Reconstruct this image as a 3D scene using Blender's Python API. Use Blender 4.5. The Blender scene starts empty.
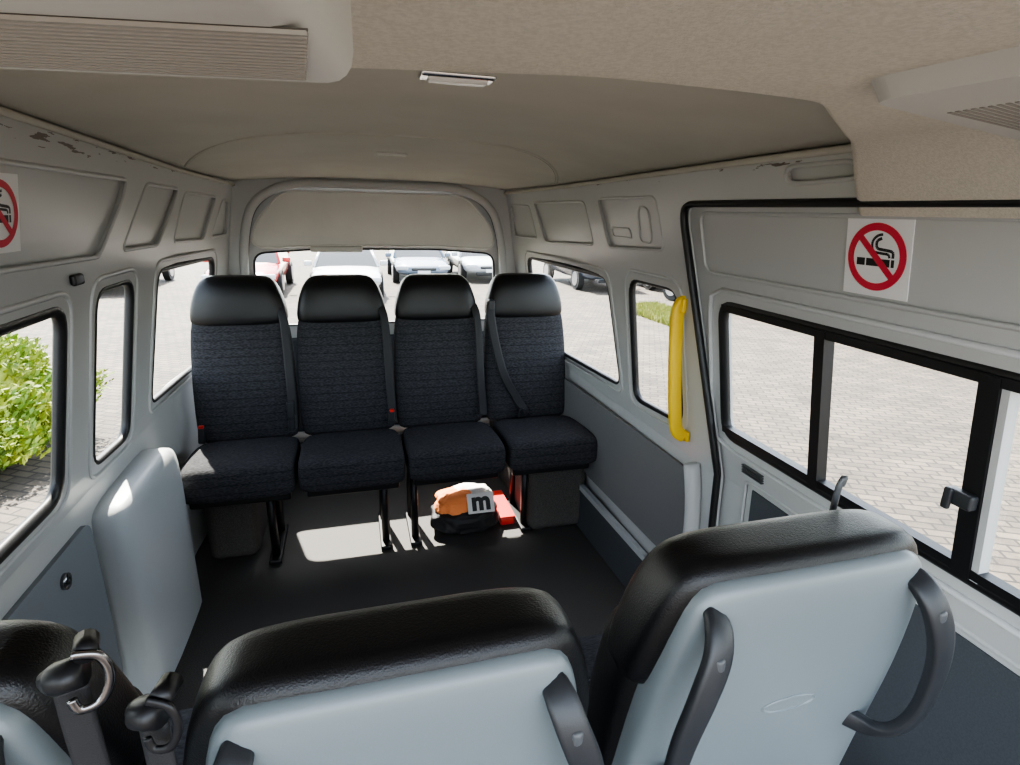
import bpy, bmesh, math, random
from mathutils import Matrix, Vector, noise
random.seed(7)
COL=bpy.context.scene.collection
# ------------------------------------------------------------------ materials
def mat(name,col,rough=.5,metal=0.0,col2=None,nscale=30,bump=0.0,bscale=200,spec=.5,coat=0.0):
    m=bpy.data.materials.new(name); m.use_nodes=True; nt=m.node_tree; b=nt.nodes["Principled BSDF"]
    b.inputs["Base Color"].default_value=(*col,1); b.inputs["Roughness"].default_value=rough; b.inputs["Metallic"].default_value=metal
    b.inputs["Specular IOR Level"].default_value=spec; b.inputs["Coat Weight"].default_value=coat
    tc=nt.nodes.new("ShaderNodeTexCoord")
    if col2:
        n=nt.nodes.new("ShaderNodeTexNoise"); n.inputs["Scale"].default_value=nscale; n.inputs["Detail"].default_value=4
        nt.links.new(tc.outputs["Object"],n.inputs["Vector"])
        r=nt.nodes.new("ShaderNodeValToRGB"); r.color_ramp.elements[0].position=.38; r.color_ramp.elements[1].position=.62
        r.color_ramp.elements[0].color=(*col,1); r.color_ramp.elements[1].color=(*col2,1)
        nt.links.new(n.outputs["Fac"],r.inputs["Fac"]); nt.links.new(r.outputs["Color"],b.inputs["Base Color"])
    if bump:
        n2=nt.nodes.new("ShaderNodeTexNoise"); n2.inputs["Scale"].default_value=bscale; n2.inputs["Detail"].default_value=3
        nt.links.new(tc.outputs["Object"],n2.inputs["Vector"])
        bp=nt.nodes.new("ShaderNodeBump"); bp.inputs["Strength"].default_value=bump; bp.inputs["Distance"].default_value=.003
        nt.links.new(n2.outputs["Fac"],bp.inputs["Height"]); nt.links.new(bp.outputs["Normal"],b.inputs["Normal"])
    return m
def fabric_mat():
    m=mat("seat_fabric",(.02,.026,.038),.9,spec=.15); nt=m.node_tree; b=nt.nodes["Principled BSDF"]
    tc=nt.nodes.new("ShaderNodeTexCoord"); mp=nt.nodes.new("ShaderNodeMapping"); mp.inputs["Scale"].default_value=(60,260,290)
    v=nt.nodes.new("ShaderNodeTexVoronoi"); v.inputs["Scale"].default_value=1.3
    nt.links.new(tc.outputs["Object"],mp.inputs[0]); nt.links.new(mp.outputs[0],v.inputs["Vector"])
    r=nt.nodes.new("ShaderNodeValToRGB"); r.color_ramp.elements[0].color=(.019,.019,.021,1); r.color_ramp.elements[1].color=(.054,.054,.060,1)
    r.color_ramp.elements[0].position=.15; r.color_ramp.elements[1].position=.8
    nt.links.new(v.outputs["Distance"],r.inputs["Fac"])
    w=nt.nodes.new("ShaderNodeTexWave"); w.bands_direction='Z'; w.inputs["Scale"].default_value=9; w.inputs["Distortion"].default_value=0
    nt.links.new(tc.outputs["Object"],w.inputs["Vector"])
    mr=nt.nodes.new("ShaderNodeMapRange"); mr.inputs["From Min"].default_value=0; mr.inputs["From Max"].default_value=.12; mr.inputs["To Min"].default_value=.70; mr.inputs["To Max"].default_value=1
    nt.links.new(w.outputs["Fac"],mr.inputs["Value"])
    sc=nt.nodes.new("ShaderNodeVectorMath"); sc.operation='SCALE'; nt.links.new(r.outputs["Color"],sc.inputs[0]); nt.links.new(mr.outputs[0],sc.inputs["Scale"])
    nt.links.new(sc.outputs[0],b.inputs["Base Color"])
    bp=nt.nodes.new("ShaderNodeBump"); bp.inputs["Strength"].default_value=.5; bp.inputs["Distance"].default_value=.002
    nt.links.new(v.outputs["Distance"],bp.inputs["Height"]); nt.links.new(bp.outputs["Normal"],b.inputs["Normal"])
    return m
WC=(.49,.495,.49)
def wall_mat():
    m=mat("grey_painted_metal",WC,.30); nt=m.node_tree; b=nt.nodes["Principled BSDF"]
    tc=nt.nodes.new("ShaderNodeTexCoord")
    n=nt.nodes.new("ShaderNodeTexNoise"); n.inputs["Scale"].default_value=11; n.inputs["Detail"].default_value=10; n.inputs["Roughness"].default_value=.6
    mp=nt.nodes.new("ShaderNodeMapping"); mp.inputs["Scale"].default_value=(1,.8,6)
    nt.links.new(tc.outputs["Object"],mp.inputs[0]); nt.links.new(mp.outputs[0],n.inputs["Vector"])
    s=nt.nodes.new("ShaderNodeSeparateXYZ"); nt.links.new(tc.outputs["Object"],s.inputs[0])
    mr=nt.nodes.new("ShaderNodeMapRange"); mr.inputs["From Min"].default_value=1.515; mr.inputs["From Max"].default_value=1.565
    mr.inputs["To Min"].default_value=0; mr.inputs["To Max"].default_value=.200
    nt.links.new(s.outputs["Z"],mr.inputs["Value"])
    ad=nt.nodes.new("ShaderNodeMath"); ad.operation='ADD'; nt.links.new(n.outputs["Fac"],ad.inputs[0]); nt.links.new(mr.outputs[0],ad.inputs[1])
    gt=nt.nodes.new("ShaderNodeMath"); gt.operation='GREATER_THAN'; gt.inputs[1].default_value=.770; nt.links.new(ad.outputs[0],gt.inputs[0])
    mx=nt.nodes.new("ShaderNodeMix"); mx.data_type='RGBA'; mx.inputs["A"].default_value=(*WC,1); mx.inputs["B"].default_value=(.13,.10,.085,1)
    nt.links.new(gt.outputs[0],mx.inputs["Factor"]); nt.links.new(mx.outputs["Result"],b.inputs["Base Color"])
    return m
def glass_mat():
    m=bpy.data.materials.new("window_glass"); m.use_nodes=True; nt=m.node_tree; nt.nodes.clear()
    t=nt.nodes.new("ShaderNodeBsdfTransparent"); t.inputs[0].default_value=(.95,.965,.955,1)
    g=nt.nodes.new("ShaderNodeBsdfGlossy"); g.inputs["Roughness"].default_value=.02
    mx=nt.nodes.new("ShaderNodeMixShader"); mx.inputs[0].default_value=.04
    o=nt.nodes.new("ShaderNodeOutputMaterial")
    nt.links.new(t.outputs[0],mx.inputs[1]); nt.links.new(g.outputs[0],mx.inputs[2]); nt.links.new(mx.outputs[0],o.inputs[0])
    return m
def paver_mat():
    m=mat("brick_pavers",(.4,.37,.33),.85); nt=m.node_tree; b=nt.nodes["Principled BSDF"]
    tc=nt.nodes.new("ShaderNodeTexCoord"); mp=nt.nodes.new("ShaderNodeMapping"); mp.inputs["Rotation"].default_value=(0,0,.5)
    br=nt.nodes.new("ShaderNodeTexBrick"); br.inputs["Scale"].default_value=2.7
    br.inputs["Color1"].default_value=(.108,.084,.062,1); br.inputs["Color2"].default_value=(.056,.044,.034,1); br.inputs["Mortar"].default_value=(.020,.016,.013,1)
    br.inputs["Mortar Size"].default_value=.026
    nt.links.new(tc.outputs["Object"],mp.inputs[0]); nt.links.new(mp.outputs[0],br.inputs["Vector"])
    n=nt.nodes.new("ShaderNodeTexNoise"); n.inputs["Scale"].default_value=1.6; n.inputs["Detail"].default_value=12; n.inputs["Roughness"].default_value=.80; nt.links.new(tc.outputs["Object"],n.inputs["Vector"])
    mr=nt.nodes.new("ShaderNodeMapRange"); mr.inputs["From Min"].default_value=.3; mr.inputs["From Max"].default_value=.7; mr.inputs["To Min"].default_value=.35; mr.inputs["To Max"].default_value=1.45; nt.links.new(n.outputs["Fac"],mr.inputs["Value"])
    mx=nt.nodes.new("ShaderNodeVectorMath"); mx.operation='SCALE'
    nt.links.new(br.outputs["Color"],mx.inputs[0]); nt.links.new(mr.outputs[0],mx.inputs["Scale"]); nt.links.new(mx.outputs[0],b.inputs["Base Color"])
    return m
WALL=wall_mat(); GLASS=glass_mat(); FAB=fabric_mat(); PAVE=paver_mat()
WALL2=mat("grey_painted_frame",WC,.30)
SEAL=mat("black_rubber",(.008,.008,.009),.45)
VINYL=mat("black_vinyl",(.006,.006,.007),.34,bump=.25,bscale=500,spec=.4)
SHELL=mat("grey_plastic_shell",(.165,.192,.203),.34,bump=.05,bscale=600)
HAND=mat("dark_plastic",(.022,.024,.028),.42,bump=.1,bscale=700)
HAND2=mat("dark_grey_cap",(.07,.075,.08),.4)
LINER=mat("beige_headliner",(.72,.675,.59),.95,col2=(.64,.60,.52),nscale=260,bump=.5,bscale=520,spec=.1)
LINER2=mat("beige_roof_board",(.56,.54,.475),.85,col2=(.53,.51,.45),nscale=5,bump=.1,bscale=90,spec=.15)
HATCHP=mat("pale_beige_board",(.72,.71,.67),.8,col2=(.68,.67,.63),nscale=6)
PLAST=mat("beige_plastic",(.58,.57,.53),.5)
SLAT=mat("beige_slats",(.34,.32,.285),.6)
DARK=mat("dark_gap",(.08,.072,.06),.8)
SEAMD=mat("roof_seam",(.22,.20,.17),.8)
FLOOR=mat("black_rubber_floor",(.022,.021,.021),.75,col2=(.085,.078,.072),nscale=350,bump=.3,bscale=500)
PANEL=mat("grey_panel",(.165,.163,.165),.65,col2=(.18,.178,.18),nscale=300,bump=.1,bscale=400)
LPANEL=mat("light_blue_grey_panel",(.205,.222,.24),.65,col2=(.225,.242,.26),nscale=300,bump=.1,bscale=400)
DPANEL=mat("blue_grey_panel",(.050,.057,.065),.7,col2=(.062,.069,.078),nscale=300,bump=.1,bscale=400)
GRYPL=mat("pale_grey_plastic",(.46,.485,.495),.40,bump=.15,bscale=350)
YEL=mat("yellow_grip",(.85,.56,.03),.4)
CHROME=mat("chrome",(.7,.7,.7),.15,1.0)
DSTEEL=mat("dark_chrome",(.25,.25,.26),.2,1.0)
WHITE=mat("white_vinyl_sticker",(.82,.82,.82),.5)
RED=mat("sign_red",(.62,.03,.06),.5)
BLK=mat("sign_black",(.01,.01,.01),.5)
REDB=mat("red_button",(.6,.03,.02),.35)
METAL=mat("black_steel",(.012,.012,.014),.4,.3)
STRAP=mat("black_webbing",(.012,.012,.014),.6,bump=.3,bscale=900)
ORANGE=mat("orange_cloth",(.95,.30,.10),.8,bump=.3,bscale=120)
CLOTHW=mat("white_cloth",(.8,.78,.76),.8,bump=.3,bscale=120)
LAMP=mat("lamp_lens",(.85,.85,.82),.25)
# ------------------------------------------------------------------ helpers
def newobj(name,me,parent=None):
    o=bpy.data.objects.new(name,me); COL.objects.link(o)
    if parent: o.parent=parent
    return o
def mesh(name,V,F,m,parent=None,smooth=False,sub=0,mats=None,fm=None):
    me=bpy.data.meshes.new(name); me.from_pydata([tuple(v) for v in V],[],F)
    for x in (mats or [m]): me.materials.append(x)
    if fm: 
        for p,i in zip(me.polygons,fm): p.material_index=i
    bm=bmesh.new(); bm.from_mesh(me); bmesh.ops.recalc_face_normals(bm,faces=bm.faces); bm.to_mesh(me); bm.free()
    if smooth:
        for p in me.polygons: p.use_smooth=True
    o=newobj(name,me,parent)
    if sub:
        s=o.modifiers.new("sub","SUBSURF"); s.levels=sub; s.render_levels=sub
    return o
def rbox(name,c,s,bev,m,parent=None,seg=3,rot=None,taper=None):
    bm=bmesh.new(); bmesh.ops.create_cube(bm,size=1)
    for v in bm.verts:
        v.co=Vector((v.co.x*s[0],v.co.y*s[1],v.co.z*s[2]))
        if taper and v.co.z>0: v.co.x*=taper[0]; v.co.y*=taper[1]
    if bev: bmesh.ops.bevel(bm,geom=bm.edges[:],offset=bev,segments=seg,profile=.5,affect='EDGES')
    M=Matrix.Translation(Vector(c))
    if rot: M=M@rot.to_4x4()
    bmesh.ops.transform(bm,matrix=M,verts=bm.verts)
    me=bpy.data.meshes.new(name); bm.to_mesh(me); bm.free(); me.materials.append(m)
    for p in me.polygons: p.use_smooth=bool(bev)
    o=newobj(name,me,parent)
    if bev:
        w=o.modifiers.new("wn","WEIGHTED_NORMAL"); w.keep_sharp=True
    return o
def catmull(P,n=6,closed=False):
    P=[Vector(p) for p in P]; out=[]; L=len(P)
    rng=range(L) if closed else range(L-1)
    for i in rng:
        g=lambda k:P[k%L] if closed else P[max(0,min(L-1,k))]
        a,b,c,d=g(i-1),g(i),g(i+1),g(i+2)
        for j in range(n):
            t=j/n
            out.append(.5*((2*b)+(c-a)*t+(2*a-5*b+4*c-d)*t*t+(3*b-a-3*c+d)*t**3))
    if not closed: out.append(P[-1])
    return out
def sweep(name,P,rx,ry,m,parent=None,closed=False,ref=(0,0,1),n=10,boxy=False,smooth=True,scales=None):
    P=[Vector(p) for p in P]; V=[];F=[];L=len(P); ref=Vector(ref)
    for i,p in enumerate(P):
        if closed: t=P[(i+1)%L]-P[i-1]
        else: t=P[min(L-1,i+1)]-P[max(0,i-1)]
        t.normalize(); s=t.cross(ref)
        if s.length<1e-4: s=t.cross(Vector((.3,.9,.1)))
        s.normalize(); u=s.cross(t).normalized(); q=1
        if scales:
            f_=i/(L-1)*(len(scales)-1); k0=min(int(f_),len(scales)-2); q=scales[k0]+(scales[k0+1]-scales[k0])*(f_-k0)
        for k in range(n):
            a=2*math.pi*(k+.5)/n; ca,sa=math.cos(a),math.sin(a)
            if boxy: ca=math.copysign(abs(ca)**.5,ca); sa=math.copysign(abs(sa)**.5,sa)
            V.append(p+s*ca*rx*q+u*sa*ry)
    for i in range(L if closed else L-1):
        j=(i+1)%L
        for k in range(n):
            q=(k+1)%n; F.append((i*n+k,i*n+q,j*n+q,j*n+k))
    if not closed:
        F.append(tuple(range(n))); F.append(tuple((L-1)*n+k for k in range(n)))
    return mesh(name,V,F,m,parent,smooth)
def loft(name,rows,m,parent=None,n=28,e=4.0,axis='Z',sub=1,mats=None):
    V=[];F=[]
    for (h,c,cx,a,b) in rows:
        for k in range(n):
            t=2*math.pi*(k+.5)/n; ca,sa=math.cos(t),math.sin(t)
            x=cx+a*math.copysign(abs(ca)**(2/e),ca); q=c+b*math.copysign(abs(sa)**(2/e),sa)
            V.append((x,q,h) if axis=='Z' else (x,h,q))
    L=len(rows)
    for i in range(L-1):
        for k in range(n):
            q=(k+1)%n; F.append((i*n+k,i*n+q,(i+1)*n+q,(i+1)*n+k))
    for i,h in ((0,0),(L-1,1)):
        r=rows[i]; base=len(V); 
        for k in range(n):
            p=Vector(V[i*n+k]); cc=Vector((r[2],r[1],r[0]) if axis=='Z' else (r[2],r[0],r[1]))
            V.append(tuple(cc+(p-cc)*.6))
        for k in range(n):
            q=(k+1)%n; F.append((i*n+k,i*n+q,base+q,base+k))
        F.append(tuple(base+k for k in range(n)))
    return mesh(name,V,F,m,parent,True,sub,mats)
def roundpoly(P,r,seg=5):
    out=[];L=len(P)
    for i in range(L):
        p=Vector(P[i]);a=Vector(P[i-1]);b=Vector(P[(i+1)%L])
        ra=min(r,(a-p).length*.45); rb=min(r,(b-p).length*.45)
        s=p+(a-p).normalized()*ra; e=p+(b-p).normalized()*rb
        for k in range(seg+1):
            t=k/seg; out.append((1-t)**2*s+2*t*(1-t)*p+t*t*e)
    return out
def S(o,kind="structure"):
    o["kind"]=kind; return o
def T(o,label,cat,group=None):
    o["label"]=label; o["category"]=cat
    if group: o["group"]=group
    return o
def empty(name,loc,rotz=0):
    o=bpy.data.objects.new(name,None); COL.objects.link(o); o.location=loc; o.rotation_euler=(0,0,rotz); o.empty_display_size=.05
    return o
# ------------------------------------------------------------------ van body profile
Y0=-.35
def hw(z,y):
    if z<.70: w=.872
    elif z<.76: w=.872-(z-.70)/.06*.014
    else: w=.858-(z-.76)*.16
    if y>2.4: w-=(y-2.4)*.08
    return w
def prism(side,pts,a,b):
    V=[];n=len(pts)
    for off in (a,b):
        for (y,z) in pts: V.append((side*(hw(z,y)+off),y,z))
    F=[tuple(range(n)),tuple(range(n,2*n))]+[(i,(i+1)%n,n+(i+1)%n,n+i) for i in range(n)]
    return V,F
def boolean(o,cuts):
    for V,F in cuts:
        c=mesh("cut",V,F,o.data.materials[0])
        md=o.modifiers.new("b","BOOLEAN"); md.operation='DIFFERENCE'; md.object=c; md.solver='EXACT'
        bpy.context.view_layer.update(); dg=bpy.context.evaluated_depsgraph_get()
        me=bpy.data.meshes.new_from_object(o.evaluated_get(dg)); o.modifiers.clear(); old=o.data; o.data=me
        bpy.data.objects.remove(c,do_unlink=True)
def sidewall(name,side,y0,y1,z0,z1,offa,offb,m):
    ys=[y for y in (y0,2.4,y1) if y0<=y<=y1]; zs=[z0]+[z for z in (.70,.76) if z0<z<z1]+[z1]
    V=[];F=[];nz=len(zs);ny=len(ys)
    for off in (offa,offb):
        for y in ys:
            for z in zs: V.append((side*(hw(z,y)+off),y,z))
    N=ny*nz; g=lambda l,i,j:l*N+i*nz+j
    for i in range(ny-1):
        for j in range(nz-1):
            for l in (0,1): F.append((g(l,i,j),g(l,i+1,j),g(l,i+1,j+1),g(l,i,j+1)))
    for i in range(ny-1):
        F.append((g(0,i,0),g(0,i+1,0),g(1,i+1,0),g(1,i,0))); F.append((g(0,i,nz-1),g(0,i+1,nz-1),g(1,i+1,nz-1),g(1,i,nz-1)))
    for j in range(nz-1):
        F.append((g(0,0,j),g(0,0,j+1),g(1,0,j+1),g(1,0,j))); F.append((g(0,ny-1,j),g(0,ny-1,j+1),g(1,ny-1,j+1),g(1,ny-1,j)))
    return mesh(name,V,F,m)
tn=[0]
def trim(fn,*a,**k):
    tn[0]+=1; o=fn("trim_%d"%tn[0],*a,**k); return S(o)
wn=[0]
def window(side,pts,off,r=.05,seal=.011):
    P=roundpoly([Vector(p) for p in pts],r)
    wn[0]+=1
    V=[];n=len(P)
    for o_ in (off,off+.005):
        for p in P: V.append((side*(hw(p[1],p[0])+o_),p[0],p[1]))
    F=[tuple(range(n)),tuple(range(n,2*n))]+[(i,(i+1)%n,n+(i+1)%n,n+i) for i in range(n)]
    g=S(mesh("window_%d"%wn[0],V,F,GLASS))
    trim(sweep,[(side*(hw(p[1],p[0])+off),p[0],p[1]) for p in P],seal,.013,SEAL,closed=True,ref=(1,0,0),n=8)
    return g
def rim(side,P,off=0,r=.006,m=None):
    trim(sweep,[(side*(hw(p[1],p[0])+off),p[0],p[1]) for p in P],r,r*.8,m or WALL,closed=True,ref=(1,0,0),n=8)
# LEFT WALL
LW=S(sidewall("wall_left",-1,Y0,3.12,0,1.66,0,.020,WALL))
winL=[[(.40,.77),(.38,1.22),(1.495,1.22),(1.455,.765)],[(1.635,.755),(1.665,1.23),(1.935,1.23),(1.905,.74)],[(2.12,.77),(2.17,1.23),(2.86,1.22),(2.88,.77)],[(-.28,.80),(-.28,1.30),(.22,1.30),(.22,.80)]]
recL=[[(1.18,1.325),(1.18,1.515),(1.88,1.51),(1.84,1.45),(1.69,1.315)],[(1.84,1.32),(2.04,1.505),(2.39,1.50),(2.33,1.44),(2.17,1.315)],[(2.34,1.315),(2.46,1.49),(2.85,1.48),(2.70,1.305)],[(2.79,1.31),(2.94,1.47),(3.05,1.465),(3.03,1.31)]]
cuts=[]
for w in winL: cuts.append(prism(-1,roundpoly(w,.06),-.1,.15))
for w in recL: cuts.append(prism(-1,roundpoly(w,.03,4),-.05,.013))
boolean(LW,cuts)
for i,w in enumerate(winL): window(-1,w,.010,.06,.017 if i==0 else .010)
for w in recL: rim(-1,roundpoly(w,.03,4),.001)
for w in winL:
    c=Vector((sum(p[0] for p in w)/4,sum(p[1] for p in w)/4))
    rim(-1,roundpoly([c+(Vector(p)-c)*1.0+Vector((math.copysign(.032,p[0]-c.x),math.copysign(.032,p[1]-c.y))) for p in w],.07),.0,.007)
# RIGHT WALL
RW=S(sidewall("wall_right",1,Y0,3.12,0,1.64,0,.020,WALL))
winR=[[(1.93,.79),(1.985,1.215),(2.90,1.22),(2.88,.77)],[(1.475,.80),(1.485,1.235),(1.80,1.235),(1.82,.775)]]
recR=[[(3.04,1.32),(3.06,1.48),(2.77,1.475),(2.72,1.32)],[(2.63,1.31),(2.72,1.49),(2.14,1.49),(2.08,1.33)],[(1.95,1.33),(2.02,1.50),(1.59,1.50),(1.55,1.345)],[(1.04,1.515),(1.05,1.55),(.87,1.55),(.86,1.52)]]
doorhole=[(-.8,.06),(-.8,1.478),(1.425,1.478),(1.44,1.44),(1.40,1.25),(1.30,.75),(1.27,.06)]
cuts=[prism(1,roundpoly(doorhole,.04),-.2,.2)]
for w in winR: cuts.append(prism(1,roundpoly(w,.06),-.1,.15))
for w in recR: cuts.append(prism(1,roundpoly(w,.03,4),-.05,.012))
boolean(RW,cuts)
for w in winR: window(1,w,.012,.06)
for w in recR: rim(1,roundpoly(w,.03,4),.001,.005)
for w in winR:
    c=Vector((sum(p[0] for p in w)/4,sum(p[1] for p in w)/4))
    rim(1,roundpoly([Vector(p)+Vector((math.copysign(.028,p[0]-c.x),math.copysign(.028,p[1]-c.y))) for p in w],.07),.0,.006)
P=[(1.64,1.36),(1.72,1.36),(1.73,1.47),(1.66,1.47)]
rim(1,roundpoly(P,.03),.01,.004)
rim(1,roundpoly([(1.78,1.37),(1.92,1.37),(1.93,1.40),(1.79,1.40)],.012),.01,.003)
# sliding door
dw=[(-.25,.85),(-.25,1.225),(1.305,1.225),(1.295,.845)]
D1=S(sidewall("door_1",1,Y0,1.455,.03,1.52,.022,.055,WALL))
uprec=[(-.3,1.30),(-.3,1.455),(1.395,1.455),(1.37,1.30)]
lowrec=[(-.3,.15),(-.3,.74),(1.20,.74),(1.18,.15)]
boolean(D1,[prism(1,roundpoly(dw,.05),-.1,.2),prism(1,roundpoly(uprec,.03,4),-.05,.029),prism(1,roundpoly(lowrec,.03,4),-.05,.029)])
rim(1,roundpoly(uprec,.03,4),.022,.005); rim(1,roundpoly(lowrec,.03,4),.022,.005)
window(1,dw,.031,.05,.017)
P=roundpoly(doorhole,.04)
trim(sweep,[(hw(p[1],p[0])-.0,p[0],p[1]) for p in P],.009,.012,SEAL,closed=True,ref=(1,0,0),n=8)
trim(sweep,[(hw(z,y)+.018,y,z) for y,z in [(-.2,1.262),(1.29,1.262),(1.34,1.24),(1.345,1.18),(1.34,.88),(1.32,.82),(1.24,.805),(-.2,.805)]],.006,.008,WALL,ref=(1,0,0),n=8)
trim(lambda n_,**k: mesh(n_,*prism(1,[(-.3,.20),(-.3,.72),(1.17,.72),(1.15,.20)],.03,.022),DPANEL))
def vbar(y,w,z0,z1,a,b,m):
    V,F=prism(1,[(y-w/2,z0),(y-w/2,z1),(y+w/2,z1),(y+w/2,z0)],a,b); return trim(lambda n_:mesh(n_,V,F,m))
vbar(.948,.028,.85,1.22,.012,.04,SEAL); vbar(.605,.032,.85,1.22,.012,.04,SEAL); vbar(.582,.012,.85,1.22,.016,.04,WALL)
for z in (.862,1.214):
    V,F=prism(1,[(-.2,z-.009),(-.2,z+.009),(1.29,z+.009),(1.29,z-.009)],.014,.04); trim(lambda n_:mesh(n_,V,F,SEAL))
for i in range(4):
    V,F=prism(1,[(1.12,.765+i*.007),(1.12,.768+i*.007),(1.20,.768+i*.007),(1.20,.765+i*.007)],.012,.025); trim(lambda n_:mesh(n_,V,F,HAND2))
lt=empty("window_latch",(hw(1.0,.625)+.012,.614,1.0)); T(lt,"black plastic sliding window latch on the door glass frame","latch")
rbox("latch_body",(-.008,0,0),(.02,.045,.028),.005,HAND,lt); rbox("latch_lever",(-.020,.014,-.004),(.010,.014,.040),.004,HAND,lt)
yh=empty("grab_handle",(.83,1.45,.98)); T(yh,"yellow vertical grab handle beside the sliding door opening","grab handle")
pts=catmull([(-.030,0.0,.225),(-.052,-.0,.218),(-.060,0,.17),(-.046,-.0,0),(-.028,0,-.14),(-.014,.0,-.19),(.008,0,-.205)],6)
sweep("handle_grip",pts,.012,.020,YEL,yh,ref=(1,0,0),n=14,boxy=True)
rbox("handle_mount",(hw(1.2,1.45)-.83-.008,0,.215),(.018,.042,.045),.007,YEL,yh); rbox("handle_mount",(.016,0,-.205),(.014,.038,.035),.006,YEL,yh)
V,F=prism(1,roundpoly([(1.36,.30),(1.40,.66),(2.9,.66),(2.9,.28)],.03),-.012,.0); trim(lambda n_:mesh(n_,V,F,PANEL))
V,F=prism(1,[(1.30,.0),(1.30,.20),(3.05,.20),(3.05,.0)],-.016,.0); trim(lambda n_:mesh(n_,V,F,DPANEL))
V,F=prism(1,[(1.30,.20),(1.30,.225),(3.05,.225),(3.05,.20)],-.022,.0); trim(lambda n_:mesh(n_,V,F,GRYPL))
trim(sweep,catmull([(.855,1.36,.0),(.855,1.36,.3),(.855,1.37,.55),(.85,1.40,.70)],4),.02,.03,WALL,ref=(1,0,0),n=10)
for ya,yb in ((.0,1.02),(1.08,1.56)):
    V,F=prism(-1,roundpoly([(ya,.12),(ya,.64),(yb,.64),(yb,.12)],.04),-.012,.0); trim(lambda n_:mesh(n_,V,F,LPANEL))
wa=loft("trim_80",[(1.585,.25,-.862,.03,.355),(1.60,.25,-.850,.055,.385),(1.65,.25,-.842,.066,.400),(1.85,.25,-.840,.068,.405),(2.03,.25,-.840,.069,.402),(2.055,.25,-.840,.064,.385)],GRYPL,axis='Y',e=7)
S(wa)
S(rbox("trim_81",(.72,2.62,.17),(.28,.85,.34),.04,FLOOR))
S(rbox("trim_82",(-.70,2.66,.17),(.20,.75,.34),.04,FLOOR))
# ------------------------------------------------------------------ floor
S(rbox("floor",(0,1.37,-.02),(1.76,3.54,.04),0,FLOOR))
trim(rbox,(0,3.03,.10),(1.5,.10,.2),.02,FLOOR)
# ------------------------------------------------------------------ ceiling
def grid(name,fx,nx,ny,m,thick=0,smooth=True):
    V=[fx(i/(nx-1),j/(ny-1)) for i in range(nx) for j in range(ny)]
    F=[(i*ny+j,(i+1)*ny+j,(i+1)*ny+j+1,i*ny+j+1) for i in range(nx-1) for j in range(ny-1)]
    o=mesh(name,V,F,m,None,smooth)
    if thick:
        s=o.modifiers.new("s","SOLIDIFY"); s.thickness=thick; s.offset=0
    return o
def cz(x,y):
    sl=1.614-.030*max(0,y-1.0); sr=1.580-.014*max(0,y-1.0); t=(x+.74)/1.48
    side=sl+(sr-sl)*min(1,max(0,t)); crown=1.647-.055*max(0,(y-1.6))/1.5
    k=min(1,abs(x)/.74); return side+(crown-side)*(1-k**3)
def seamy(x):
    a=min(1,abs(x)/.70); return 2.36-.68*(1-a**3.2)
def cf(u,v):
    y=.3+v*2.83; w=hw(1.58,y)+.012; x=(2*u-1)*w; return (x,y,cz(x,y))
S(grid("ceiling",cf,33,41,LINER2,.01))
S(rbox("trim_83",(0,1.35,1.70),(1.46,3.6,.03),0,LINER2))
SX=[.70*math.sin(math.pi/2*t/24) for t in range(-24,25)]
trim(sweep,[(x,seamy(x)-.003,cz(x,seamy(x))-.004) for x in SX],.006,.005,LINER2,n=8)
trim(sweep,[(x,seamy(x)+.010,cz(x,seamy(x))-.004) for x in SX],.0030,.0035,SEAMD,n=8)
trim(rbox,(0,2.05,cz(0,2.05)-.008),(.10,.03,.010),.004,HATCHP)
for s in (-1,1):
    trim(sweep,[(s*(hw(cz(s*.74,y),y)-.004),y,cz(s*.74,y)-.010) for y in [.3+i*.2 for i in range(15)]],.007,.008,LINER2,n=8)
LX=[(-.80,.92),(-.62,.76),(-.42,.63),(-.14,.55),(.06,.505),(.20,.51),(.315,.525),(.42,.615),(.55,.725),(.70,.84),(.80,.90)]
def lip(x):
    for a,b in zip(LX,LX[1:]):
        if x<=b[0]: 
            t=max(0,(x-a[0])/(b[0]-a[0])); return a[1]+t*(b[1]-a[1])
    return LX[-1][1]
def lips(x): return (lip(x-.012)+lip(x+.012)+lip(x)+lip(x-.024)+lip(x+.024))/5
def hz(x):
    a=abs(x); return 1.56-max(0,(a-.58)/.17)**1.6*.096
def hf(u,v):
    x=(2*u-1)*.76; L=lips(x); rr=.8
    if v<rr: y=Y0+(v/rr)*(L-.016-Y0); z=hz(x)
    else:
        t=(v-rr)/(1-rr)*math.pi/2*1.0; y=L-.016+.016*math.sin(t); z=hz(x)+.016*(1-math.cos(t))
        if v>.999: z=1.66
    return (x,y,z)
S(grid("trim_85",hf,91,36,LINER,0))
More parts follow.
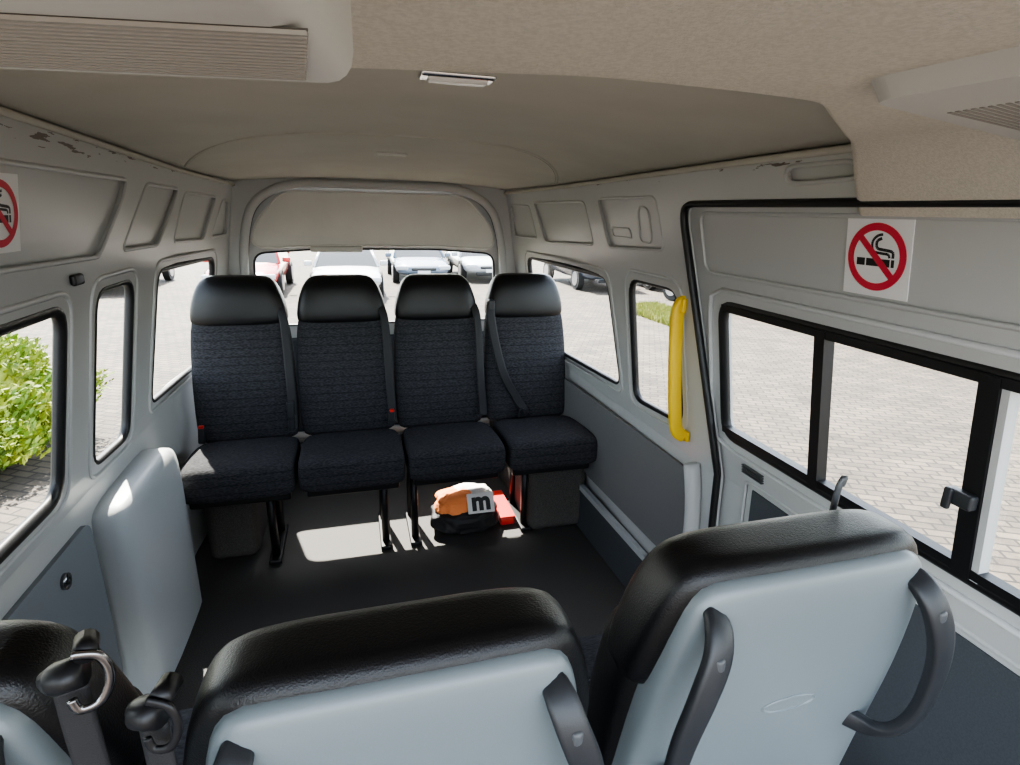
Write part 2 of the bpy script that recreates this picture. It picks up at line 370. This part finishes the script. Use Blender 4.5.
# air conditioning unit
ac=empty("air_conditioner",(-.148,.286,1.53),-.17); T(ac,"beige ceiling air conditioning unit with slatted grille","air conditioner")
rbox("housing",(-.329,-.15,.0),(.67,.30,.06),.012,PLAST,ac,4)
def gx(y): return .002-(y+.0875)*.25+.003
V=[(-.66,-.0885,-.0302),(gx(-.09)-.001,-.0885,-.0302),(gx(-.02)-.001,-.0215,-.0302),(-.66,-.0215,-.0302)]; V+=[(a,b,-.0298) for a,b,c in V]
mesh("grille_back",V,[(0,1,2,3),(4,5,6,7),(0,1,5,4),(1,2,6,5),(2,3,7,6),(3,0,4,7)],DARK,ac)
V=[];F=[]
for i in range(15):
    y=-.0882+i*.0045; b=len(V)
    for x in (-.65,gx(y)-.0012):
        V+=[(x,y,-.0303),(x,y+.0032,-.0303),(x,y+.0029,-.0314),(x,y+.0008,-.0314)]
    F+=[(b,b+1,b+5,b+4),(b+1,b+2,b+6,b+5),(b+2,b+3,b+7,b+6),(b+3,b,b+4,b+7),(b,b+1,b+2,b+3),(b+4,b+5,b+6,b+7)]
mesh("grille_slats",V,F,SLAT,ac)
# second vent unit
vu=empty("air_vent",(.5,.33,1.557)); T(vu,"pale beige ceiling air vent with narrow slats","air vent")
pl=roundpoly([(-.21,-.18),(-.238,.095),(.12,.215),(.24,.26),(.24,-.18)],.03,6)
def slab(name,P,z0,z1,m,parent,inset=0):
    n=len(P); c=sum((Vector(p) for p in P),Vector((0,0)))/n
    V=[(c.x+(p[0]-c.x)*(1-inset),c.y+(p[1]-c.y)*(1-inset),z0) for p in P]+[(p[0],p[1],z1) for p in P]
    return mesh(name,V,[tuple(range(n)),tuple(range(n,2*n))]+[(i,(i+1)%n,n+(i+1)%n,n+i) for i in range(n)],m,parent)
slab("housing",pl,-.013,.01,PLAST,vu,.06)
V=[];F=[]
for i in range(11):
    y0=.03+i*.007; b=len(V)
    for x,yy in ((-.12,y0),(.22,y0+.10)): V+=[(x,yy,-.0128),(x,yy+.0035,-.0128),(x,yy+.0035,-.0138),(x,yy,-.0138)]
    F+=[(b,b+1,b+5,b+4),(b+1,b+2,b+6,b+5),(b+2,b+3,b+7,b+6),(b+3,b,b+4,b+7),(b,b+1,b+2,b+3),(b+4,b+5,b+6,b+7)]
mesh("vent_slats",V,F,SLAT,vu)
dl=empty("ceiling_light",(.02,.93,cz(0,.93)-.006)); T(dl,"small rectangular interior ceiling light with chrome rim","light")
rbox("lamp_rim",(0,0,0),(.115,.040,.010),.005,CHROME,dl); rbox("lamp_lens",(0,0,-.005),(.09,.026,.010),.005,LAMP,dl)
# ------------------------------------------------------------------ rear wall + tailgate
def backslab(name,P,y0,y1,m,parent=None):
    n=len(P); V=[(p[0],y0,p[1]) for p in P]+[(p[0],y1,p[1]) for p in P]
    return mesh(name,V,[tuple(range(n)),tuple(range(n,2*n))]+[(i,(i+1)%n,n+(i+1)%n,n+i) for i in range(n)],m,parent)
def bprism(P,y0,y1):
    n=len(P); return ([(p[0],y0,p[1]) for p in P]+[(p[0],y1,p[1]) for p in P],[tuple(range(n)),tuple(range(n,2*n))]+[(i,(i+1)%n,n+(i+1)%n,n+i) for i in range(n)])
BW=S(backslab("wall_back",[(-.83,0),(-.83,.72),(-.79,.8),(-.68,1.56),(-.6,1.64),(.6,1.64),(.68,1.56),(.79,.8),(.83,.72),(.83,0)],3.09,3.14,WALL2))
hole=roundpoly([(-.67,.22),(-.67,.9),(-.645,1.28),(-.59,1.46),(-.42,1.550),(.42,1.550),(.59,1.46),(.645,1.28),(.67,.9),(.67,.22)],.13,7)
boolean(BW,[bprism(hole,3.0,3.3)])
trim(sweep,[(p[0]*1.02,3.088,p[1]+.010) for p in hole],.022,.016,WALL2,closed=True,ref=(0,1,0),n=10)
trim(sweep,[(p[0],3.10,p[1]) for p in hole],.008,.014,SEAL,closed=True,ref=(0,1,0),n=8)
D2=S(backslab("door_2",roundpoly([(-.70,.15),(-.70,1.58),(.70,1.58),(.70,.15)],.08),3.15,3.19,WALL2))
rw=roundpoly([(-.64,.84),(-.628,1.215),(-.3,1.238),(.3,1.238),(.628,1.215),(.64,.84)],.06)
boolean(D2,[bprism(rw,3.0,3.4)])
wn[0]+=1; S(backslab("window_%d"%wn[0],rw,3.17,3.175,GLASS))
trim(sweep,[(p[0],3.155,p[1]) for p in rw],.006,.010,SEAL,closed=True,ref=(0,1,0),n=8)
hp=roundpoly([(-.635,1.240),(-.615,1.36),(-.47,1.525),(.47,1.525),(.615,1.36),(.635,1.240),(.3,1.256),(-.3,1.256)],.07,5)
trim(backslab,hp,3.125,3.15,HATCHP)
trim(sweep,[(p[0]*.985,3.124,p[1]*.985+.02) for p in hp],.005,.005,HATCHP,closed=True,ref=(0,1,0),n=8)
trim(rbox,(-.22,3.12,1.240),(.26,.05,.03),.008,PLAST)
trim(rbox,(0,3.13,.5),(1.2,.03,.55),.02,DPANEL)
# ------------------------------------------------------------------ no smoking signs
def sign(name,side,y,z,size,off,label):
    e=empty(name,(0,0,0)); T(e,label,"sign")
    o=Vector((side*(hw(z,y)+off),y,z)); u=Vector((0,-1 if side>0 else 1,0)); 
    z2=z+.1; up=Vector((side*(hw(z2,y)-hw(z,y)),0,.1)).normalized(); nrm=Vector((-side,0,0)); nrm=(nrm-up*nrm.dot(up)).normalized()
    h=size/2
    def W(p,l): return o+u*p[0]*h+up*p[1]*h+nrm*l
    def flat(nm,polys,l,m):
        V=[];F=[]
        for P in polys:
            b=len(V); V+=[W(p,l) for p in P]; F.append(tuple(range(b,b+len(P))))
        return mesh(nm,V,F,m,e)
    V=[W(p,-.001) for p in ((-1,-1.06),(1,-1.06),(1,1.06),(-1,1.06))]+[W(p,.0012) for p in ((-1,-1.06),(1,-1.06),(1,1.06),(-1,1.06))]
    mesh("sign_plate",V,[(0,1,2,3),(4,5,6,7),(0,1,5,4),(1,2,6,5),(2,3,7,6),(3,0,4,7)],WHITE,e)
    flat("cigarette",[[(-.60,-.24),(-.34,-.24),(-.34,-.04),(-.60,-.04)],[(-.30,-.24),(.42,-.24),(.42,-.04),(-.30,-.04)],[(.46,-.24),(.55,-.24),(.55,-.04),(.46,-.04)]],.0018,BLK)
    def strip(P,w):
        P=catmull([(p[0],p[1],0) for p in P],5); q=[]
        for i in range(len(P)-1):
            t=(P[i+1]-P[i]).normalized(); s=Vector((-t.y,t.x,0))*w
            q.append([(P[i]-s)[:2],(P[i+1]-s)[:2],(P[i+1]+s)[:2],(P[i]+s)[:2]])
        return q
    flat("smoke",strip([(.50,.0),(.48,.16),(.25,.20),(.02,.24),(.0,.42),(.14,.5)],.04)+strip([(.40,0.0),(.36,.09),(.15,.11),(-.10,.16),(-.14,.40),(0.0,.56),(.16,.60)],.035),.0018,BLK)
    ring=[]
    for i in range(48):
        a=i*math.pi/24;b=(i+1)*math.pi/24
        ring.append([(.90*math.cos(a),.90*math.sin(a)),(.90*math.cos(b),.90*math.sin(b)),(.70*math.cos(b),.70*math.sin(b)),(.70*math.cos(a),.70*math.sin(a))])
    c=math.cos(math.pi/4)
    ring.append([(-.72*c-.065,.72*c-.065),(-.72*c+.065,.72*c+.065),(.72*c+.065,-.72*c+.065),(.72*c-.065,-.72*c-.065)])
    flat("prohibition_ring",ring,.0024,RED)
sign("no_smoking_sign",1,.838,1.383,.138,.027,"white square sticker with red no smoking symbol on door panel")
sign("no_smoking_sign",-1,1.268,1.425,.135,.010,"white no smoking sticker with red ring on recessed wall panel")
hk=empty("wall_latch",(-hw(1.27,1.53)+.005,1.535,1.275)); T(hk,"small black oval window latch on grey wall pillar","latch")
rbox("latch_body",(.004,0,0),(.014,.05,.026),.006,SEAL,hk)
lk=empty("panel_lock",(-.860,1.385,.575)); T(lk,"small round metal lock in lower wall panel","lock")
sweep("lock_plate",[(-.004,0,0),(.006,0,0),(.008,0,0)],.020,.020,DSTEEL,lk,n=20); sweep("lock_barrel",[(.0,0,0),(.012,0,0)],.009,.009,SEAL,lk,n=16)
# ------------------------------------------------------------------ seats
def seat_back(e,dx=0):
    R=[(.468,.138,dx,.17,.03),(.478,.138,dx,.197,.05),(.51,.14,dx,.204,.056),(.60,.15,dx,.206,.056),(.70,.165,dx,.206,.054),(.80,.182,dx,.204,.052),(.90,.20,dx,.199,.050),(.98,.212,dx,.189,.05),(1.03,.22,dx,.17,.045)]
    loft("backrest",[(h,c,x,a,b) for h,c,x,a,b in R],FAB,e,e=4.5)
    H=[(.965,.213,dx,.170,.05),(.97,.213,dx,.189,.06),(1.0,.216,dx,.193,.066),(1.06,.224,dx,.183,.068),(1.11,.231,dx,.166,.066),(1.145,.237,dx,.146,.057),(1.165,.240,dx,.118,.035)]
    loft("headrest",[(h,c,x,a,b) for h,c,x,a,b in H],VINYL,e,e=3.6)
def cushion(e,dz):
    C=[(-.288,.446,0,.187,.035),(-.28,.446,0,.202,.064),(-.25,.450,0,.207,.074),(-.10,.446,0,.208,.070),(.04,.438,0,.207,.064),(.11,.435,0,.19,.048)]
    loft("seat_cushion",[(h,c+dz,x,a,b) for h,c,x,a,b in C],FAB,e,axis='Y',e=6)
def buckle(e,x,y,z,tilt=0):
    b=rbox("belt_buckle",(x,y,z),(.026,.022,.075),.006,HAND,e,rot=Matrix.Rotation(tilt,3,'Y'))
    rbox("release_button",(x+math.sin(tilt)*.038,y-.004,z+.037),(.020,.018,.012),.003,REDB,b)
def rear_seat(x,y,label,legs,belt,buckles,dx):
    e=empty("passenger_seat",(x,y,0)); T(e,label,"seat","rear row passenger seats")
    seat_back(e,dx); cushion(e,0)
    rbox("seat_frame",(0,-.06,.362),(.36,.36,.035),.008,METAL,e)
    rbox("back_cover",(dx,.225,.73),(.34,.02,.46),.008,HAND,e,rot=Matrix.Rotation(-.17,3,'X'))
    for lx in legs:
        for ly in (-.10,.10):
            V=sweep("leg",[(lx,ly,.35),(lx,ly,.02)],.017,.017,METAL,e,ref=(0,1,0),n=10)
        rbox("foot_rail",(lx,.0,.012),(.05,.30,.022),.006,METAL,e)
    if belt==1:
        sweep("seat_belt",catmull([(dx+.165,.17,1.03),(dx+.178,.142,.98),(dx+.183,.115,.85),(dx+.186,.09,.7),(.180,.07,.58),(.178,.05,.53)],6),.018,.002,STRAP,e,ref=(0,1,0),n=8,boxy=True)
    if belt==2:
        sweep("seat_belt",catmull([(dx-.175,.16,1.04),(dx-.18,.138,.98),(dx-.160,.118,.85),(dx-.12,.098,.70),(-.07,.082,.58),(-.04,.06,.53),(-.08,.03,.53)],6),.021,.002,STRAP,e,ref=(0,1,0),n=8,boxy=True)
        rbox("belt_guide",(dx-.175,.17,1.03),(.03,.05,.05),.008,HAND,e)
    for (bx,bz) in buckles: buckle(e,bx,.06,bz,.10)
    return e
r1=rear_seat(-.612,2.36,"dark blue-grey fabric seat with black vinyl headrest by wheel arch",(.08,),1,[(.175,.555),(-.18,.53)],-.006)
rbox("belt_tongue",(.176,.045,.62),(.030,.016,.075),.006,HAND,r1)
rear_seat(-.192,2.36,"dark blue-grey fabric seat with buckle, second in rear row",(.12,),1,[(.175,.545)],-.010)
rear_seat(.228,2.36,"dark blue-grey fabric seat with bag stored under it",(-.17,),1,[],-.013)
rear_seat(.652,2.36,"dark fabric seat with shoulder belt lying across its backrest",(-.08,),2,[],-.014)
# ---- near seats (backs toward camera)
def near_seat(x,y,label,oz=0):
    e=empty("passenger_seat",(x,y,oz),math.pi); T(e,label,"seat","forward row seats with plastic backs"); dz=-.065
    R=[(.44,.135,0,.17,.03),(.455,.135,0,.198,.05),(.50,.14,0,.206,.056),(.60,.15,0,.209,.058),(.70,.165,0,.212,.060),(.80,.182,0,.216,.060),(.90,.20,0,.216,.060),(.98,.212,0,.211,.058),(1.03,.22,0,.200,.05)]
    loft("backrest",[(h+dz,c,x_,a,b) for h,c,x_,a,b in R],VINYL,e,e=4.2)
    I=[(.50,.100,0,.15,.01),(.52,.098,0,.165,.02),(.70,.122,0,.168,.022),(.90,.158,0,.165,.022),(.955,.168,0,.155,.018),(.96,.17,0,.14,.01)]
    loft("fabric_insert",[(h+dz,c,x_,a,b) for h,c,x_,a,b in I],FAB,e,e=5)
    H=[(.945,.218,0,.197,.045),(.955,.222,0,.213,.052),(.985,.227,0,.212,.055),(1.03,.236,0,.205,.056),(1.07,.243,0,.195,.056),(1.102,.249,0,.183,.055),(1.124,.253,0,.169,.050),(1.138,.255,0,.148,.036)]
    loft("headrest",[(h+dz,c,x_,a,b) for h,c,x_,a,b in H],VINYL,e,n=36,e=4.6,sub=1); cushion(e,-.045)
    Sh=[(.40,.175,0,.16,.03),(.41,.178,0,.188,.045),(.50,.185,0,.198,.050),(.70,.205,0,.200,.050),(.85,.232,0,.198,.050),(.93,.246,0,.194,.050),(1.01,.259,0,.184,.050),(1.07,.269,0,.173,.048),(1.102,.275,0,.163,.043),(1.122,.278,0,.145,.032)]
    loft("back_shell",[(h+dz,c,cx,a,b) for h,c,cx,a,b in Sh],SHELL,e,n=36,e=6)
    for s in (-1,1):
        P=catmull([(s*.140,.285,1.088+dz),(s*.143,.318,1.085+dz),(s*.152,.338,1.058+dz),(s*.168,.344,1.01+dz),(s*.180,.340,.95+dz),(s*.182,.332,.89+dz),(s*.174,.320,.850+dz),(s*.160,.300,.830+dz),(s*.142,.275,.828+dz),(s*.125,.250,.832+dz)],6)
        h=sweep("grab_handle",P,.0135,.008,HAND,e,ref=(0,1,0),n=14,boxy=True,scales=[.8,1.2,1.25,1.1,.9,.9,1,1.1])
        c=rbox("screw_cap",(s*.154,.343,1.053+dz),(.013,.012,.018),.005,HAND2,h)
    V=[];n=28
    for (k,yo) in ((1,-.004),(1,.0035),(.93,.0045),(.86,.0030)):
        for i in range(n):
            a=2*math.pi*i/n; zz=.905+.014*k*math.sin(a); V.append((-.01+.043*k*math.cos(a),.2885+(zz-.905)*.175+yo,zz+dz))
    F=[(r_*n+i,r_*n+(i+1)%n,(r_+1)*n+(i+1)%n,(r_+1)*n+i) for r_ in range(3) for i in range(n)]+[tuple(3*n+i for i in range(n)),tuple(range(n))]
    mesh("embossed_oval",V,F,SHELL,e)
    rbox("seat_frame",(0,-.04,.32),(.36,.38,.035),.008,METAL,e)
    for lx in (-.12,.12):
        for ly in (-.10,.12): sweep("leg",[(lx,ly,.31),(lx,ly,.02)],.017,.017,METAL,e,ref=(0,1,0),n=10)
        rbox("foot_rail",(lx,.01,.012-oz),(.05,.34,.022),.006,METAL,e)
    return e
near_seat(-.125,.717,"seat with grey-blue plastic back shell and black vinyl top",-.012)
nr=near_seat(.355,.745,"grey-backed seat with two dark handles beside sliding door",.006)
near_seat(-.588,.735,"black vinyl topped seat with belt buckles at its shoulder",.024)
def hardware(x,y,z,rz,label,lm,k=1):
    e=empty("belt_buckle",(x,y,z),rz); T(e,label,"buckle")
    sweep("buckle_loop",catmull([(k*a,0,k*b) for a,b in ((-.004,.026),(.013,.018),(.017,-.004),(.008,-.024),(-.006,-.026),(-.010,-.014))],6),.0036,.0022,lm,e,ref=(0,1,0),n=8)
    sweep("buckle_body",[(-.020,.014,-.004),(-.016,.012,.0),(-.006,.008,.003),(.0,.006,.004)],.013,.011,METAL,e,ref=(0,0,1),n=16,scales=[.7,1,1,.8])
    sweep("pivot_cap",[(.004,.02,.020),(.004,.008,.020),(.004,.002,.020)],.008,.008,METAL,e,n=14)
    sweep("belt_strap",catmull([(-.010,.012,-.01),(-.010,.012,-.05),(-.008,.010,-.12)],5),.011,.002,STRAP,e,ref=(0,1,0),n=8,boxy=True)
hardware(-.352,.388,1.122,.3,"dark chrome hooked seat belt buckle resting on seat shoulder",DSTEEL,.9)
hardware(-.304,.366,1.092,-.2,"black seat belt buckle hanging between two seat backs",METAL,.85)
bg=sweep("belt_guide",catmull([(.49,.56,1.03),(.492,.56,1.07),(.494,.56,1.092),(.500,.56,1.102),(.497,.56,1.090)],5),.005,.004,HAND2,None,ref=(0,1,0)); T(bg,"small grey curved belt guide behind the seat top","belt guide")
# ------------------------------------------------------------------ bag under the bench
def lump(name,c,s,m,parent,seed,amp=.25,f=1.8,sq=1):
    bm=bmesh.new(); bmesh.ops.create_icosphere(bm,subdivisions=5,radius=1)
    for v in bm.verts:
        d=v.co.copy(); k=1+amp*noise.noise(d*f+Vector((seed,0,0)))+amp*.35*noise.noise(d*f*3+Vector((0,seed,0)))
        q=Vector([math.copysign(abs(t)**sq,t) for t in d])*k
        v.co=Vector((q.x*s[0]+c[0],q.y*s[1]+c[1],q.z*s[2]+c[2]))
    me=bpy.data.meshes.new(name); bm.to_mesh(me); bm.free(); me.materials.append(m)
    for p in me.polygons: p.use_smooth=True
    return newobj(name,me,parent)
bag=empty("carry_bag",(.30,2.34,0)); T(bag,"black cloth bag stuffed with orange and white safety vest","bag")
lump("bag_body",(0,0,.062),(.155,.115,.062),STRAP,bag,11,.14,2.0,.7)
lump("orange_vest",(-.035,.0,.125),(.105,.085,.058),ORANGE,bag,3,.18,2.0,.75)
lump("white_vest_fold",(.03,.03,.135),(.11,.065,.055),CLOTHW,bag,9,.15,2.0,.8)
pz=math.radians(-32)
wp=rbox("white_vest_panel",(.060,-.088,.160),(.125,.010,.092),.004,CLOTHW,bag,rot=Matrix.Rotation(pz,3,'X'))
fc=bpy.data.curves.new("letter","FONT"); fc.body="m"; fc.size=.115; fc.extrude=.001; fc.offset=.005; fc.align_x='CENTER'
fo=bpy.data.objects.new("tmp",fc); COL.objects.link(fo); bpy.context.view_layer.update()
me=bpy.data.meshes.new_from_object(fo.evaluated_get(bpy.context.evaluated_depsgraph_get())); bpy.data.objects.remove(fo,do_unlink=True)
me.materials.clear(); me.materials.append(BLK); lo=newobj("printed_letter",me,bag)
nrm=Matrix.Rotation(pz,3,'X')@Vector((0,-1,0)); upv=Matrix.Rotation(pz,3,'X')@Vector((0,0,1))
lo.location=Vector((.060,-.088,.160))+nrm*.0075-upv*.030; lo.rotation_euler=(math.radians(90)+pz,0,0)
rb=empty("red_box",(.503,2.42,0)); T(rb,"red flat box on the floor behind the bag","box")
rbox("box_body",(0,0,.020),(.070,.26,.040),.008,REDB,rb); rbox("box_lid",(0,0,.044),(.074,.27,.010),.004,REDB,rb)
# ------------------------------------------------------------------ outside
SL=.010
def gz(y): return -.6-SL*y
S(mesh("ground",[(-60,-40,gz(-40)),(60,-40,gz(-40)),(60,80,gz(80)),(-60,80,gz(80))],[(0,1,2,3)],PAVE))
LEAF=mat("shrub_leaf",(.10,.185,.012),.6,col2=(.28,.31,.03),nscale=6)
GRASS=mat("dry_grass",(.18,.22,.035),.9,col2=(.28,.27,.08),nscale=8)
def shrub(name,c,s,label,n=14000):
    V=[];F=[]
    for i in range(n):
        a=random.uniform(0,2*math.pi); zc=random.uniform(-.15,1); r=math.sqrt(max(0,1-zc*zc))
        d=Vector((r*math.cos(a),r*math.sin(a),zc)); k=random.uniform(.80,1.06)*(1+.3*noise.noise(d*3+Vector(c)))
        p=Vector((c[0]+d.x*s[0]*k,c[1]+d.y*s[1]*k,c[2]+d.z*s[2]*k)); q=Vector((random.uniform(-1,1),random.uniform(-1,1),random.uniform(-.3,1))).normalized()
        t=q.orthogonal().normalized(); l=random.uniform(.02,.04); w=q.cross(t).normalized()*l*.4; b=len(V)
        V+=[p-t*l,p+w,p+t*l,p-w]; F.append((b,b+1,b+2,b+3))
    e=empty(name,(0,0,0)); T(e,label,"shrub")
    mesh("foliage",V,F,LEAF,e); core=lump("leafy_core",(c[0],c[1],c[2]+.0),(s[0]*.80,s[1]*.80,s[2]*.80),LEAF,e,2)
    sweep("stem",[(c[0],c[1],-.66),(c[0],c[1],c[2])],.06,.06,SLAT,e,ref=(0,1,0))
shrub("garden_shrub",(-3.8,5.4,-.35),(1.25,1.25,.78),"bright yellow-green rounded shrub growing beside the van",34000)
shrub("garden_shrub",(-5.4,7.8,-.50),(.9,1.0,.5),"low green shrub at the edge of the paving",6000)
def grasspatch(name,c,sx,sy,label):
    V=[];F=[]
    for i in range(7000):
        x=c[0]+random.uniform(-sx,sx);y=c[1]+random.uniform(-sy,sy);h=random.uniform(.05,.16);a=random.uniform(0,3.14);b=len(V)
        V+=[(x-.02*math.cos(a),y-.02*math.sin(a),gz(y)),(x+.02*math.cos(a),y+.02*math.sin(a),gz(y)),(x+random.uniform(-.04,.04),y+random.uniform(-.04,.04),gz(y)+h)]; F.append((b,b+1,b+2))
    o=mesh(name,V,F,GRASS); S(o,"stuff"); T(o,label,"grass")
grasspatch("grass_patch",(6.5,11.0),.6,1.4,"patch of yellow-green grass beside the brick paving")
CG=mat("car_glass",(.02,.025,.03),.08,spec=.8); TYRE=mat("tyre",(.015,.015,.015),.8); RIM_=mat("wheel_rim",(.5,.5,.52),.3,.8); HL=mat("headlight",(.6,.62,.65),.1)
def car(x,y,rz,col,label,h=1.0):
    e=empty("car",(x,y,gz(y)),rz); T(e,label,"car","parked cars"); e.rotation_euler=(-SL,0,rz) if abs(rz)<.01 else (0,0,rz)
    P=mat("car_paint",col,.25,coat=.6)
    prof=[(-2.1,.28,.78),(-2.16,.45,.85),(-2.12,.62,.87),(-1.95,.72,.875),(-1.15,.87,.88),(-.9,.91,.885),(1.6,.97,.88),(2.05,.90,.84),(2.12,.55,.84),(2.05,.30,.78)]
    n=len(prof);V=[];F=[]
    for xs in (-1,-.8,.8,1):
        for (yy,zz,w) in prof: V.append((xs*w,yy*(1 if abs(xs)==1 else 1.03),zz*h-(0.05 if abs(xs)==1 and zz>.65 else 0)))
    for i in range(3):
        for k in range(n): q=(k+1)%n; F.append((i*n+k,i*n+q,(i+1)*n+q,(i+1)*n+k))
    F+= [tuple(range(n)),tuple(3*n+k for k in range(n))]
    mesh("body",V,F,P,e,True,1)
    cab=[(-1.0,.86,.80),(-.25,1.40,.62),(.9,1.45,.62),(1.75,.95,.78)]
    V=[]
    for s in (-1,1):
        for (yy,zz,w) in cab: V.append((s*w,yy,zz*h))
    F=[(0,1,2,3),(4,5,6,7),(0,1,5,4),(1,2,6,5),(2,3,7,6),(0,3,7,4)]
    mesh("cabin",V,F,P,e,mats=[CG,P],fm=[0,0,0,1,0,0])
    for s in (-1,1):
        sweep("pillar",[(s*.80,-1.0,.87*h),(s*.62,-.25,1.405*h)],.035,.035,P,e,n=8)
        sweep("roof_rail",[(s*.62,-.25,1.405*h),(s*.62,.9,1.455*h),(s*.78,1.75,.96*h)],.035,.03,P,e,n=8)
        rbox("headlight",(s*.63,-2.08,.60*h),(.36,.16,.13),.04,HL,e,rot=Matrix.Rotation(s*.25,3,'Z'))
        rbox("side_mirror",(s*.95,-.75,.95*h),(.2,.1,.13),.03,P,e)
        for yy in (-1.3,1.3):
            w=sweep("wheel",[(s*.70,yy,.32),(s*.88,yy,.32)],.32,.32,TYRE,e,n=24,smooth=False)
            sweep("wheel_rim",[(s*.87,yy,.32),(s*.89,yy,.32)],.2,.2,RIM_,w,n=16,smooth=False)
    rbox("grille",(0,-2.17,.56*h),(.74,.08,.10),.03,CG,e); rbox("lower_intake",(0,-2.15,.34*h),(1.0,.06,.12),.03,CG,e)
    rbox("number_plate",(0,-2.2,.45*h),(.38,.02,.10),.004,WHITE,e)
car(-.28,16.2,0,(.55,.56,.57),"white car parked facing the van's rear window",.85)
car(1.95,19.4,0,(.13,.17,.23),"blue-grey hatchback parked across the paved yard",.85)
car(4.15,19.8,0,(.45,.47,.49),"silver-white car parked in a row",.85)
car(-2.75,16.8,0,(.50,.03,.03),"dark red car parked beside a white car",.9)
car(-6.3,18.0,0,(.3,.31,.33),"grey car parked in a row across the yard")
car(-9.0,18.5,0,(.12,.12,.13),"black car parked beside a grey car")
car(7.1,17.0,0,(.05,.06,.08),"black car parked in a row across the yard")
car(9.3,16.6,0,(.35,.04,.05),"dark red hatchback parked at end of row")
car(9.0,12.0,.2,(.04,.05,.07),"dark car parked near a grass patch")
car(9.9,7.6,0,(.06,.09,.14),"added dark blue car standing in for a shadow patch on the paving",1.2)  # made-up car; its dark side and shadow stand in for shaded paving
# ------------------------------------------------------------------ light
w=bpy.data.worlds.new("World"); bpy.context.scene.world=w; w.use_nodes=True; nt=w.node_tree; bg=nt.nodes["Background"]
sk=nt.nodes.new("ShaderNodeTexSky"); sk.sky_type='NISHITA'; sk.sun_disc=False; sk.sun_elevation=math.radians(50); sk.sun_rotation=math.radians(0)
hs=nt.nodes.new("ShaderNodeHueSaturation"); hs.inputs["Saturation"].default_value=.45
nt.links.new(sk.outputs[0],hs.inputs["Color"]); nt.links.new(hs.outputs[0],bg.inputs[0]); bg.inputs[1].default_value=1.45
L=bpy.data.lights.new("sun","SUN"); L.energy=44; L.angle=.009; L.color=(1,.93,.83)
lo=bpy.data.objects.new("sun",L); COL.objects.link(lo)
d=Vector((.23,-1,-1.23)).normalized(); lo.rotation_euler=d.to_track_quat('-Z','Y').to_euler()
try: bpy.context.scene.view_settings.look='AgX - Medium High Contrast'
except Exception: pass
# ------------------------------------------------------------------ camera
f=560.0; p=math.radians(17.05); yaw=math.radians(15.8); r=math.radians(1.3)
cam=bpy.data.cameras.new("camera"); co=bpy.data.objects.new("camera",cam); COL.objects.link(co)
cam.sensor_width=36; cam.lens=36*f/1020; cam.clip_start=.01; cam.clip_end=300
co.matrix_world=Matrix.Translation((-.15,0,1.45))@Matrix.Rotation(-yaw,4,'Z')@Matrix.Rotation(math.pi/2-p,4,'X')@Matrix.Rotation(r,4,'Z')
bpy.context.scene.camera=co
